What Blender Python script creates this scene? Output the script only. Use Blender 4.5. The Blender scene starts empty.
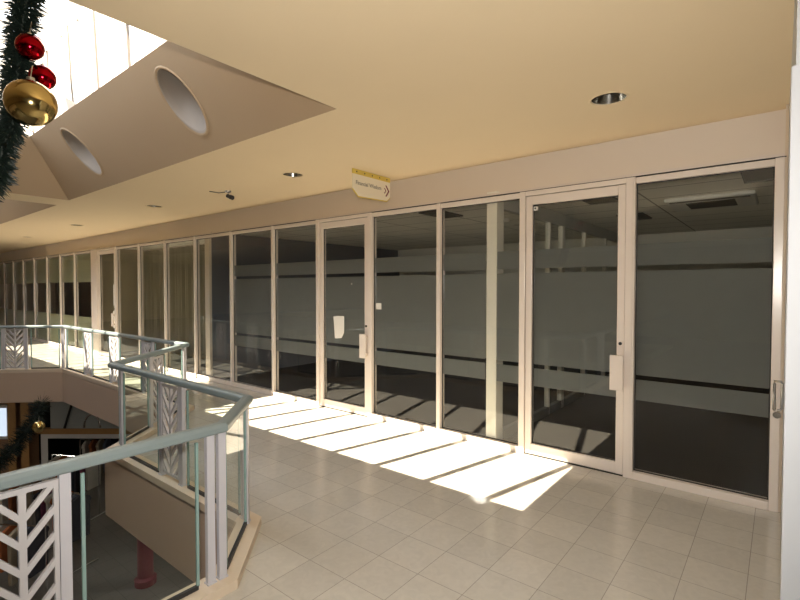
import bpy, bmesh, math, random
from mathutils import Vector, Matrix
from mathutils.geometry import tessellate_polygon

scene = bpy.context.scene
COL = scene.collection
rnd = random.Random(7)

# ------------------------------------------------------------------ camera
EYE = 1.665
YAW, PITCH = math.radians(38.8), math.radians(1.45)
cam_data = bpy.data.cameras.new('camera')
cam_data.sensor_width = 36.0
cam_data.lens = 473.0 / 800.0 * 36.0
cam_data.clip_start = 0.05
cam = bpy.data.objects.new('camera', cam_data)
COL.objects.link(cam)
fw = Vector((-math.sin(YAW) * math.cos(PITCH), math.cos(YAW) * math.cos(PITCH), -math.sin(PITCH)))
rt = Vector((math.cos(YAW), math.sin(YAW), 0))
up = rt.cross(fw)
cam.matrix_world = Matrix(((rt.x, up.x, -fw.x, 0), (rt.y, up.y, -fw.y, 0), (rt.z, up.z, -fw.z, EYE), (0, 0, 0, 1)))
scene.camera = cam

# ------------------------------------------------------------------ sky, sun, exposure
world = bpy.data.worlds.new('sky')
scene.world = world
world.use_nodes = True
bg = world.node_tree.nodes['Background']
bg.inputs['Color'].default_value = (0.84, 0.90, 1.0, 1)
bg.inputs['Strength'].default_value = 4.2

KX, KY = 0.47, 0.71                      # metres the sunlight moves per metre of fall
sun_data = bpy.data.lights.new('sun', 'SUN')
sun_data.energy = 23.0
sun_data.angle = 0.006
sun_data.color = (1.0, 0.88, 0.70)
sun = bpy.data.objects.new('sun', sun_data)
COL.objects.link(sun)
sun.location = (-12, -12, 16)
sun.rotation_euler = Vector((KX, KY, -1)).to_track_quat('-Z', 'Y').to_euler()

# the small flash on top of the camera
flash_data = bpy.data.lights.new('camera_flash', 'SPOT')
flash_data.energy = 260.0
flash_data.spot_size = math.radians(125)
flash_data.spot_blend = 0.7
flash_data.shadow_soft_size = 0.025
flash_data.color = (1.0, 0.95, 0.88)
flash = bpy.data.objects.new('camera_flash', flash_data)
COL.objects.link(flash)
flash.location = (0.0, -0.02, EYE + 0.14)
flash.rotation_euler = cam.matrix_world.to_euler()

vs = scene.view_settings
scene.display_settings.display_device = 'sRGB'
vs.view_transform = 'Standard'
vs.look = 'None'
vs.exposure = 0.0
vs.gamma = 1.0
vs.use_curve_mapping = False
scene.cycles.max_bounces = 10
scene.cycles.diffuse_bounces = 6
scene.cycles.glossy_bounces = 4
scene.cycles.transparent_max_bounces = 24
scene.cycles.use_denoising = True
scene.cycles.sample_clamp_indirect = 6.0


# ------------------------------------------------------------------ materials
def nodes_of(name):
    m = bpy.data.materials.new(name)
    m.use_nodes = True
    nt = m.node_tree
    return m, nt, nt.nodes['Principled BSDF']


def paint(name, rgb, rough=0.5, metal=0.0, spec=0.5, mottle=0.04, scale=6.0, bump=0.0):
    m, nt, p = nodes_of(name)
    p.inputs['Roughness'].default_value = rough
    p.inputs['Metallic'].default_value = metal
    p.inputs['Specular IOR Level'].default_value = spec
    tc = nt.nodes.new('ShaderNodeTexCoord')
    nz = nt.nodes.new('ShaderNodeTexNoise')
    nz.inputs['Scale'].default_value = scale
    nz.inputs['Detail'].default_value = 4
    nt.links.new(tc.outputs['Object'], nz.inputs['Vector'])
    mr = nt.nodes.new('ShaderNodeMapRange')
    mr.inputs['To Min'].default_value = 1 - mottle
    mr.inputs['To Max'].default_value = 1 + mottle
    nt.links.new(nz.outputs['Fac'], mr.inputs['Value'])
    mx = nt.nodes.new('ShaderNodeMix')
    mx.data_type = 'RGBA'
    mx.blend_type = 'MULTIPLY'
    mx.inputs['Factor'].default_value = 1
    mx.inputs['A'].default_value = (*rgb, 1)
    nt.links.new(mr.outputs['Result'], mx.inputs['B'])
    nt.links.new(mx.outputs['Result'], p.inputs['Base Color'])
    if bump:
        b = nt.nodes.new('ShaderNodeBump')
        b.inputs['Strength'].default_value = bump
        b.inputs['Distance'].default_value = 0.01
        n2 = nt.nodes.new('ShaderNodeTexNoise')
        n2.inputs['Scale'].default_value = 120
        nt.links.new(tc.outputs['Object'], n2.inputs['Vector'])
        nt.links.new(n2.outputs['Fac'], b.inputs['Height'])
        nt.links.new(b.outputs['Normal'], p.inputs['Normal'])
    return m


def glass_mat(name, tint, f0=0.045, refl=1.0, rough=0.0):
    """thin sheet glass: clear, tinted, with a Schlick reflection on its faces"""
    m = bpy.data.materials.new(name)
    m.use_nodes = True
    nt = m.node_tree
    nt.nodes.clear()
    out = nt.nodes.new('ShaderNodeOutputMaterial')
    tr = nt.nodes.new('ShaderNodeBsdfTransparent')
    tr.inputs['Color'].default_value = (*tint, 1)
    gl = nt.nodes.new('ShaderNodeBsdfGlossy')
    gl.inputs['Roughness'].default_value = rough
    gl.inputs['Color'].default_value = (refl, refl, refl, 1)
    lw = nt.nodes.new('ShaderNodeLayerWeight')
    lw.inputs['Blend'].default_value = 0.5
    pw = nt.nodes.new('ShaderNodeMath')
    pw.operation = 'POWER'
    pw.inputs[1].default_value = 5
    nt.links.new(lw.outputs['Facing'], pw.inputs[0])
    mr = nt.nodes.new('ShaderNodeMapRange')
    mr.inputs['To Min'].default_value = f0
    mr.inputs['To Max'].default_value = 1.0
    nt.links.new(pw.outputs[0], mr.inputs['Value'])
    mix = nt.nodes.new('ShaderNodeMixShader')
    nt.links.new(mr.outputs['Result'], mix.inputs['Fac'])
    nt.links.new(tr.outputs[0], mix.inputs[1])
    nt.links.new(gl.outputs[0], mix.inputs[2])
    nt.links.new(mix.outputs[0], out.inputs['Surface'])
    return m


def film_mat(name, rgb, trans=0.12):
    m = bpy.data.materials.new(name)
    m.use_nodes = True
    nt = m.node_tree
    nt.nodes.clear()
    out = nt.nodes.new('ShaderNodeOutputMaterial')
    tc = nt.nodes.new('ShaderNodeTexCoord')
    nz = nt.nodes.new('ShaderNodeTexNoise')
    nz.inputs['Scale'].default_value = 9
    nz.inputs['Detail'].default_value = 6
    nt.links.new(tc.outputs['Object'], nz.inputs['Vector'])
    cr = nt.nodes.new('ShaderNodeMix')
    cr.data_type = 'RGBA'
    cr.inputs['A'].default_value = (rgb[0] * .85, rgb[1] * .85, rgb[2] * .85, 1)
    cr.inputs['B'].default_value = (rgb[0] * 1.15, rgb[1] * 1.15, rgb[2] * 1.15, 1)
    nt.links.new(nz.outputs['Fac'], cr.inputs['Factor'])
    df = nt.nodes.new('ShaderNodeBsdfDiffuse')
    tl = nt.nodes.new('ShaderNodeBsdfTranslucent')
    nt.links.new(cr.outputs['Result'], df.inputs['Color'])
    tl.inputs['Color'].default_value = (0.85, 0.85, 0.83, 1)
    m1 = nt.nodes.new('ShaderNodeMixShader')
    m1.inputs['Fac'].default_value = 0.35
    nt.links.new(df.outputs[0], m1.inputs[1])
    nt.links.new(tl.outputs[0], m1.inputs[2])
    tr = nt.nodes.new('ShaderNodeBsdfTransparent')
    m2 = nt.nodes.new('ShaderNodeMixShader')
    m2.inputs['Fac'].default_value = trans
    nt.links.new(m1.outputs[0], m2.inputs[1])
    nt.links.new(tr.outputs[0], m2.inputs[2])
    nt.links.new(m2.outputs[0], out.inputs['Surface'])
    return m


def grid_mat(name, base, joint, pitch, off=(0, 0), width=0.006, rough=0.3, mottle=0.1, plane='XY', vein=1.0, spec=0.5):
    """square grid of joints on a paintable surface, in metres of object space"""
    m, nt, p = nodes_of(name)
    p.inputs['Roughness'].default_value = rough
    p.inputs['Specular IOR Level'].default_value = spec
    tc = nt.nodes.new('ShaderNodeTexCoord')
    sp = nt.nodes.new('ShaderNodeSeparateXYZ')
    nt.links.new(tc.outputs['Object'], sp.inputs[0])

    def mth(op, a, b=None):
        n = nt.nodes.new('ShaderNodeMath')
        n.operation = op
        for i, v in enumerate((a, b)):
            if v is None:
                continue
            if isinstance(v, (int, float)):
                n.inputs[i].default_value = v
            else:
                nt.links.new(v, n.inputs[i])
        return n.outputs[0]
    dist, ids = [], []
    for k, ax in enumerate(plane):
        s = mth('DIVIDE', mth('SUBTRACT', sp.outputs[ax], off[k]), pitch[k])
        fl = mth('FLOOR', s)
        fr = mth('SUBTRACT', s, fl)
        d = mth('MULTIPLY', mth('MINIMUM', fr, mth('SUBTRACT', 1.0, fr)), pitch[k])
        dist.append(d)
        ids.append(fl)
    dd = mth('MINIMUM', dist[0], dist[1])
    line = mth('LESS_THAN', dd, width / 2)
    cmb = nt.nodes.new('ShaderNodeCombineXYZ')
    nt.links.new(ids[0], cmb.inputs[0])
    nt.links.new(ids[1], cmb.inputs[1])
    wn = nt.nodes.new('ShaderNodeTexWhiteNoise')
    nt.links.new(cmb.outputs[0], wn.inputs['Vector'])
    nz = nt.nodes.new('ShaderNodeTexNoise')
    nz.inputs['Scale'].default_value = 14 * vein
    nz.inputs['Detail'].default_value = 8
    nz.inputs['Distortion'].default_value = 1.6
    nt.links.new(tc.outputs['Object'], nz.inputs['Vector'])
    v = mth('ADD', mth('MULTIPLY', mth('SUBTRACT', wn.outputs['Value'], 0.5), mottle),
            mth('MULTIPLY', mth('SUBTRACT', nz.outputs['Fac'], 0.5), mottle * 2.2))
    v = mth('ADD', v, 1.0)
    mx = nt.nodes.new('ShaderNodeMix')
    mx.data_type = 'RGBA'
    mx.blend_type = 'MULTIPLY'
    mx.inputs['Factor'].default_value = 1
    mx.inputs['A'].default_value = (*base, 1)
    nt.links.new(v, mx.inputs['B'])
    m3 = nt.nodes.new('ShaderNodeMix')
    m3.data_type = 'RGBA'
    nt.links.new(line, m3.inputs['Factor'])
    nt.links.new(mx.outputs['Result'], m3.inputs['A'])
    m3.inputs['B'].default_value = (*joint, 1)
    nt.links.new(m3.outputs['Result'], p.inputs['Base Color'])
    return m


M = {}
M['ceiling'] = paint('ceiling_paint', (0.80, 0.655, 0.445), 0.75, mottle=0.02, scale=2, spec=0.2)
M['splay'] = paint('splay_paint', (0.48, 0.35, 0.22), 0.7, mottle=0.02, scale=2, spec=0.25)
M['fascia'] = paint('fascia_paint', (0.78, 0.695, 0.60), 0.65, mottle=0.02, scale=2, spec=0.3)
M['slab'] = paint('slab_paint', (0.54, 0.41, 0.31), 0.7, mottle=0.03, scale=3, spec=0.25)
M['kerb'] = paint('kerb_paint', (0.72, 0.60, 0.46), 0.6, mottle=0.05, scale=8)
M['white_wall'] = paint('white_wall_paint', (0.58, 0.60, 0.63), 0.55, mottle=0.01)
M['frame'] = paint('cream_powder_coat', (0.80, 0.715, 0.645), 0.24, mottle=0.015, scale=10)
M['seal'] = paint('black_seal_and_shadow', (0.03, 0.028, 0.025), 0.6)
M['glass'] = glass_mat('shop_glass', (0.88, 0.89, 0.86), 0.062)
M['rail_glass'] = glass_mat('balustrade_glass', (0.90, 0.94, 0.91), 0.028)
M['roof_glass'] = glass_mat('roof_glass', (0.97, 0.98, 0.98), 0.02)
M['film'] = film_mat('frosted_film', (0.235, 0.248, 0.25), 0.13)
M['pale_film'] = film_mat('pale_film', (0.48, 0.50, 0.36), 0.03)
M['floor'] = grid_mat('cream_vinyl_tile', (0.61, 0.575, 0.51), (0.36, 0.33, 0.29), (0.30, 0.30), (-0.12, 0.08), 0.004, 0.15, 0.10)
M['slate'] = paint('slate_partition', (0.13, 0.14, 0.17), 0.7, mottle=0.04)
M['carpet'] = paint('charcoal_carpet', (0.035, 0.034, 0.036), 0.95, mottle=0.3, scale=90, spec=0.1)
M['shop_wall'] = paint('shop_wall_paint', (0.55, 0.55, 0.52), 0.8, mottle=0.03)
M['shop_ceiling'] = grid_mat('shop_ceiling_tile', (0.90, 0.87, 0.80), (0.35, 0.33, 0.30), (1.2, 0.6), (0, 0), 0.02, 0.8, 0.04, spec=0.2)
M['partition'] = paint('white_partition', (0.86, 0.83, 0.76), 0.5, mottle=0.02)
M['vent'] = paint('dark_vent', (0.10, 0.10, 0.10), 0.6)
M['white_plastic'] = paint('white_plastic', (0.82, 0.80, 0.76), 0.4, mottle=0.01)
M['brown_plastic'] = paint('lower_wall_brown', (0.30, 0.17, 0.09), 0.6, mottle=0.1)
M['rail'] = paint('grey_green_rail', (0.25, 0.305, 0.31), 0.32, mottle=0.03, scale=5, spec=0.5)
M['post'] = paint('pale_grey_post', (0.58, 0.57, 0.61), 0.4, mottle=0.02, scale=10)
M['chevron'] = paint('white_chevron', (0.58, 0.56, 0.57), 0.45, mottle=0.02, scale=10)
M['glass_edge'] = paint('green_glass_edge', (0.27, 0.40, 0.38), 0.25, mottle=0.05)
M['chrome'] = paint('chrome', (0.75, 0.75, 0.75), 0.12, metal=1.0, mottle=0.0)
M['reflector'] = paint('satin_reflector', (0.36, 0.35, 0.32), 0.22, metal=1.0, mottle=0.02)
M['tube_grey'] = paint('recess_grey', (0.42, 0.36, 0.30), 0.5, mottle=0.02)
M['dark'] = paint('dark_metal', (0.03, 0.03, 0.03), 0.5)
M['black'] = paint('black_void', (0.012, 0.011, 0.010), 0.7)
M['paper'] = paint('paper', (0.86, 0.83, 0.77), 0.8, mottle=0.02, spec=0.1)
M['sign'] = paint('cream_acrylic', (0.86, 0.80, 0.66), 0.3, mottle=0.01)
M['gold_band'] = paint('yellow_gold_band', (0.72, 0.56, 0.12), 0.35, mottle=0.05, scale=30)
M['sign_text'] = paint('grey_lettering', (0.20, 0.19, 0.16), 0.5)
M['maroon'] = paint('maroon_mark', (0.17, 0.012, 0.035), 0.5)
M['red_ball'] = paint('red_metallic', (0.42, 0.004, 0.012), 0.12, metal=1.0, mottle=0.0)
M['gold_ball'] = paint('gold_metallic', (0.72, 0.54, 0.22), 0.12, metal=1.0, mottle=0.0)
M['cap'] = paint('silver_cap', (0.7, 0.66, 0.6), 0.3, metal=1.0)
M['tinsel'] = paint('dark_green_tinsel', (0.012, 0.022, 0.016), 0.5, mottle=0.3, scale=60)
M['wire'] = paint('green_wire', (0.03, 0.04, 0.03), 0.6)
M['panel_white'] = grid_mat('white_boarding', (0.80, 0.77, 0.70), (0.10, 0.075, 0.05), (0.82, 50), (-5.94, -20), 0.075, 0.6, 0.01, plane='XZ')
M['bar'] = paint('roof_bar_metal', (0.55, 0.52, 0.48), 0.5)
M['curtain'] = paint('tan_curtain', (0.27, 0.245, 0.18), 0.9, mottle=0.06)
M['tan_wall'] = paint('tan_shop_wall', (0.42, 0.37, 0.26), 0.8, mottle=0.04)
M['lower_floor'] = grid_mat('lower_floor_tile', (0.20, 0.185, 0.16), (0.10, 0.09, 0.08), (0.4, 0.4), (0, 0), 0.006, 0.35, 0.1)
M['lower_wall'] = paint('lower_wall_paint', (0.42, 0.36, 0.29), 0.7, mottle=0.05)
M['awning'] = paint('grey_green_panel', (0.50, 0.54, 0.52), 0.6, mottle=0.05)
M['timber'] = paint('orange_timber', (0.50, 0.27, 0.09), 0.5, mottle=0.12, scale=12)
M['maroon_col'] = paint('maroon_column_paint', (0.22, 0.05, 0.06), 0.4, mottle=0.06)
CLOTH = [paint('cloth_%s' % n, c, 0.9, mottle=0.12, scale=20, spec=0.1) for n, c in (
    ('charcoal', (0.06, 0.06, 0.07)), ('slate', (0.16, 0.18, 0.22)), ('beige', (0.42, 0.35, 0.25)),
    ('rust', (0.38, 0.13, 0.05)), ('cream', (0.62, 0.58, 0.50)), ('plum', (0.16, 0.05, 0.09)))]


# ------------------------------------------------------------------ mesh helpers
class MB:
    """collects shapes in world (or local) coordinates and links them as one mesh object"""

    def __init__(self):
        self.v, self.f = [], []

    def add(self, vs_, fs):
        b = len(self.v)
        self.v += [Vector(p) for p in vs_]
        self.f += [tuple(b + i for i in f) for f in fs]
        return self

    def box(self, x0, x1, y0, y1, z0, z1, mat=None):
        c = [(x, y, z) for z in (z0, z1) for y in (y0, y1) for x in (x0, x1)]
        if mat is not None:
            c = [mat @ Vector(p) for p in c]
        return self.add(c, [(0, 2, 3, 1), (4, 5, 7, 6), (0, 1, 5, 4), (2, 6, 7, 3), (0, 4, 6, 2), (1, 3, 7, 5)])

    def quad(self, a, b, c, d):
        return self.add([a, b, c, d], [(0, 1, 2, 3)])

    def prism(self, poly, axis_fn, t0, t1):
        """polygon of 2D points pushed from t0 to t1; axis_fn(u, v, t) gives the 3D point"""
        n = len(poly)
        vs_ = [axis_fn(u, v, t0) for u, v in poly] + [axis_fn(u, v, t1) for u, v in poly]
        fs = [tuple(range(n - 1, -1, -1)), tuple(range(n, 2 * n))]
        fs += [(i, (i + 1) % n, n + (i + 1) % n, n + i) for i in range(n)]
        return self.add(vs_, fs)

    def tube(self, pts, r, n=10, caps=True, sx=1.0, sz=1.0):
        pts = [Vector(p) for p in pts]
        rings = []
        for i, p in enumerate(pts):
            a = (p - pts[i - 1]).normalized() if i else None
            b = (pts[i + 1] - p).normalized() if i < len(pts) - 1 else None
            d = (a + b).normalized() if a and b else (a or b)
            ref = Vector((0, 0, 1)) if abs(d.z) < 0.95 else Vector((0, 1, 0))
            s = d.cross(ref).normalized()
            t = s.cross(d).normalized()
            k = 1.0
            if a and b:
                k = 1.0 / max(0.5, d.dot(b))
            rr = r[i] if isinstance(r, (list, tuple)) else r
            rings.append([p + s * (math.cos(q) * rr * sx * k) + t * (math.sin(q) * rr * sz)
                          for q in [2 * math.pi * j / n for j in range(n)]])
        vs_ = [p for ring in rings for p in ring]
        fs = []
        for i in range(len(rings) - 1):
            for j in range(n):
                fs.append((i * n + j, i * n + (j + 1) % n, (i + 1) * n + (j + 1) % n, (i + 1) * n + j))
        if caps:
            fs.append(tuple(range(n - 1, -1, -1)))
            fs.append(tuple((len(rings) - 1) * n + j for j in range(n)))
        return self.add(vs_, fs)

    def lathe(self, prof, c, n=24, mat=None):
        """profile of (radius, height) turned about a vertical axis at c"""
        c = Vector(c)
        vs_, fs = [], []
        for r, h in prof:
            for j in range(n):
                q = 2 * math.pi * j / n
                p = Vector((r * math.cos(q), r * math.sin(q), h))
                vs_.append(c + (mat @ p if mat else p))
        for i in range(len(prof) - 1):
            for j in range(n):
                fs.append((i * n + j, i * n + (j + 1) % n, (i + 1) * n + (j + 1) % n, (i + 1) * n + j))
        return self.add(vs_, fs)

    def sphere(self, c, r, n=28, m=16, squash=1.0):
        prof = [(max(1e-4, r * math.sin(math.pi * i / m)), -r * squash * math.cos(math.pi * i / m)) for i in range(m + 1)]
        return self.lathe(prof, c, n)

    def build(self, name, mat, parent=None, smooth=False, bevel=0.0, kind=None, normals=True):
        org = Vector(parent.get('_org', (0, 0, 0))) if parent else Vector((0, 0, 0))
        if parent is None and getattr(self, 'org', None) is not None:
            org = Vector(self.org)
        me = bpy.data.meshes.new(name)
        me.from_pydata([p - org for p in self.v], [], self.f)
        if normals:
            bm = bmesh.new()
            bm.from_mesh(me)
            bmesh.ops.recalc_face_normals(bm, faces=bm.faces)
            bm.to_mesh(me)
            bm.free()
        me.materials.append(mat)
        if smooth:
            for p in me.polygons:
                p.use_smooth = True
        me.update()
        o = bpy.data.objects.new(name, me)
        COL.objects.link(o)
        if parent:
            o.parent = parent
            o['_org'] = tuple(org)
        else:
            o.location = org
            o['_org'] = tuple(org)
        if bevel:
            b = o.modifiers.new('bevel', 'BEVEL')
            b.width = bevel
            b.segments = 2
            b.limit_method = 'ANGLE'
        if kind:
            o['kind'] = kind
        return o


def empty(name, loc, label=None, cat=None, group=None, kind=None):
    o = bpy.data.objects.new(name, None)
    COL.objects.link(o)
    o.location = loc
    o.empty_display_size = 0.1
    o['_org'] = tuple(loc)
    tag(o, label, cat, group, kind)
    return o


def tag(o, label=None, cat=None, group=None, kind=None):
    if label:
        o['label'] = label
    if cat:
        o['category'] = cat
    if group:
        o['group'] = group
    if kind:
        o['kind'] = kind
    return o


def copy_tree(o, kids, loc):
    c = o.copy()
    COL.objects.link(c)
    c.location = loc
    for ch in kids:
        d = ch.copy()
        d.parent = c
        COL.objects.link(d)
    return c


def struct(mb, name, mat, **kw):
    return mb.build(name, mat, kind='structure', **kw)


def text_mesh(mb, s, size, fn):
    """flat letters as geometry: fn maps letter x, y to the world"""
    cu = bpy.data.curves.new('lettering', 'FONT')
    cu.body = s
    cu.size = size
    cu.resolution_u = 4
    cu.offset = 0.0012
    ob = bpy.data.objects.new('lettering', cu)
    COL.objects.link(ob)
    bpy.context.view_layer.update()
    dg = bpy.context.evaluated_depsgraph_get()
    me = ob.evaluated_get(dg).to_mesh()
    vs_ = [v.co.copy() for v in me.vertices]
    fs = [tuple(p.vertices) for p in me.polygons]
    ob.evaluated_get(dg).to_mesh_clear()
    bpy.data.objects.remove(ob)
    bpy.data.curves.remove(cu)
    w = max(v.x for v in vs_)
    mb.add([fn(v.x, v.y, w) for v in vs_], fs)


# ------------------------------------------------------------------ layout numbers
H = 3.0                     # mall ceiling
YF, YG, YW = 4.45, 4.50, 4.58   # front of the frames, the glass, the bulkhead above
XL, XR, YB, YS = -26.0, 6.0, -9.0, 10.0
ZL = -4.2                   # floor of the storey below
RAIL = [(-2.40, -6.0), (-2.40, 1.41), (-2.86, 1.87), (-5.20, 1.87), (-6.27, 3.17), (-11.15, 3.17), (-12.35, 1.97), (-12.35, -6.0)]


def offset_poly(pts, d):
    """closed polygon moved sideways by d (to the left of its direction)"""
    n = len(pts)
    out = []
    for i in range(n):
        p, a, b = Vector(pts[i]), Vector(pts[i - 1]), Vector(pts[(i + 1) % n])
        e1, e2 = (p - a).normalized(), (b - p).normalized()
        n1, n2 = Vector((-e1.y, e1.x)), Vector((-e2.y, e2.x))
        m = (n1 + n2).normalized()
        out.append(p + m * (d / m.dot(n1)))
    return [(q.x, q.y) for q in out]


# RAIL runs counter-clockwise round the void, so the void lies on its left
VOID = offset_poly(RAIL, 0.07)
KERB_OUT = offset_poly(RAIL, -0.085)

# ------------------------------------------------------------------ floors and slab
outer = [(XL, YB), (XR, YB), (XR, YW + 0.02), (XL, YW + 0.02)]


def flat_with_hole(mb, z, outer_, hole, flip=False):
    polys = [[Vector((x, y, z)) for x, y in outer_]] + ([[Vector((x, y, z)) for x, y in hole]] if hole else [])
    tris = tessellate_polygon(polys)
    allp = [p for pl in polys for p in pl]
    mb.add(allp, [tuple(t) for t in tris])


fl = MB()
flat_with_hole(fl, 0.0, outer, VOID)
flo = struct(fl, 'floor', M['floor'], normals=False)
for p in flo.data.polygons:
    if p.normal.z < 0:
        p.flip()
sl = MB()
flat_with_hole(sl, -0.60, outer, VOID)
n = len(VOID)
for i in range(n):
    a, b = VOID[i], VOID[(i + 1) % n]
    sl.quad((*a, -0.005), (*b, -0.005), (*b, -0.60), (*a, -0.60))
struct(sl, 'trim_1', M['slab'])
kb = MB()
for i in range(n):
    a, b, c, d = VOID[i], VOID[(i + 1) % n], KERB_OUT[(i + 1) % n], KERB_OUT[i]
    kb.quad((*a, 0.055), (*b, 0.055), (*c, 0.055), (*d, 0.055))
    kb.quad((*a, -0.02), (*b, -0.02), (*b, 0.055), (*a, 0.055))
    kb.quad((*d, -0.02), (*c, -0.02), (*c, 0.055), (*d, 0.055))
struct(kb, 'trim_2', M['kerb'])
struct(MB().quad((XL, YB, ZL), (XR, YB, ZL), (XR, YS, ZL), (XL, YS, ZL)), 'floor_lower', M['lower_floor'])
struct(MB().quad((XL, YW + .02, -0.60), (XR, YW + .02, -0.60), (XR, YS, -0.60), (XL, YS, -0.60)), 'ceiling_lower', M['lower_wall'])
struct(MB().quad((XL, YW + .02, 0.0), (XR, YW + .02, 0.0), (XR, YS, 0.0), (XL, YS, 0.0)), 'floor_shop', M['carpet'])

# ------------------------------------------------------------------ outer walls
struct(MB().box(XL, XR, YB - 0.2, YB, ZL, H + .2), 'wall_back', M['fascia'])
struct(MB().box(XL - 0.2, XL, YB, YS, ZL, H + .2), 'wall_left', M['fascia'])
struct(MB().box(XR, XR + 0.2, YB, YS, ZL, H + .2), 'wall_right', M['fascia'])
struct(MB().box(XL, XR, YS, YS + 0.2, ZL, H + .2), 'wall_far', M['shop_wall'])

# bulkhead above the shopfronts
struct(MB().box(XL, XR, YW, YW + 0.10, 2.60, H), 'wall_front', M['fascia'])

# the white pier at the right edge of the shopfront
struct(MB().box(0.030, 1.6, 2.16, YW + .1, 0.0, H), 'wall_pier', M['white_wall'])
struct(MB().box(0.017, 0.9, 2.10, 2.158, 0.0, 2.42), 'trim_3', M['white_wall'], bevel=0.004)

# ------------------------------------------------------------------ mall ceiling with skylight openings
OPEN = [(-8.46, -2.60, 0.065, 2.48), (-19.5, -9.10, 0.065, 2.50)]
DL = [(-0.965, 3.55), (-4.50, 3.58), (-7.98, 3.53), (-11.65, 3.55), (-15.39, 3.56)]
DLR = 0.118
xs = sorted(set([XL, XR] + [v for o in OPEN for v in o[:2]] + [v for x, y in DL for v in (x - .2, x + .2)]))
ys = sorted(set([YB, YW + .02] + [v for o in OPEN for v in o[2:]] + [3.30, 3.80]))
ce = MB()


def in_open(x, y):
    return any(o[0] < x < o[1] and o[2] < y < o[3] for o in OPEN)


def plate_with_round_hole(mb, fn, u0, u1, v0, v1, cu, cv, ru, rv, nseg=40):
    """rectangular plate with a round hole: fn(u, v) gives the point"""
    inner = [(cu + ru * math.cos(2 * math.pi * i / nseg), cv + rv * math.sin(2 * math.pi * i / nseg)) for i in range(nseg)]
    outp = []
    for i in range(nseg):
        c, s = math.cos(2 * math.pi * i / nseg), math.sin(2 * math.pi * i / nseg)
        t = min(((u1 - cu) if c > 0 else (cu - u0)) / max(1e-9, abs(c)), ((v1 - cv) if s > 0 else (cv - v0)) / max(1e-9, abs(s)))
        outp.append([cu + c * t, cv + s * t])
    for (qu, qv) in ((u0, v0), (u1, v0), (u1, v1), (u0, v1)):      # snap the nearest ray to each corner
        k = min(range(nseg), key=lambda i: (outp[i][0] - qu) ** 2 + (outp[i][1] - qv) ** 2)
        outp[k] = [qu, qv]
    vs_ = [fn(*p) for p in inner] + [fn(*p) for p in outp]
    mb.add(vs_, [(i, (i + 1) % nseg, nseg + (i + 1) % nseg, nseg + i) for i in range(nseg)])


for i in range(len(xs) - 1):
    for j in range(len(ys) - 1):
        x0, x1, y0, y1 = xs[i], xs[i + 1], ys[j], ys[j + 1]
        mx_, my_ = (x0 + x1) / 2, (y0 + y1) / 2
        if in_open(mx_, my_):
            continue
        hit = [d for d in DL if x0 < d[0] < x1 and y0 < d[1] < y1]
        if hit:
            plate_with_round_hole(ce, lambda u, v: (u, v, H), x0, x1, y0, y1, hit[0][0], hit[0][1], DLR, DLR)
        else:
            ce.quad((x0, y0, H), (x1, y0, H), (x1, y1, H), (x0, y1, H))
struct(ce, 'ceiling', M['ceiling'])
struct(MB().quad((XL, YW + .05, H + .05), (XR, YW + .05, H + .05), (XR, YS, H + .05), (XL, YS, H + .05)), 'ceiling_roof', M['ceiling'])

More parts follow.
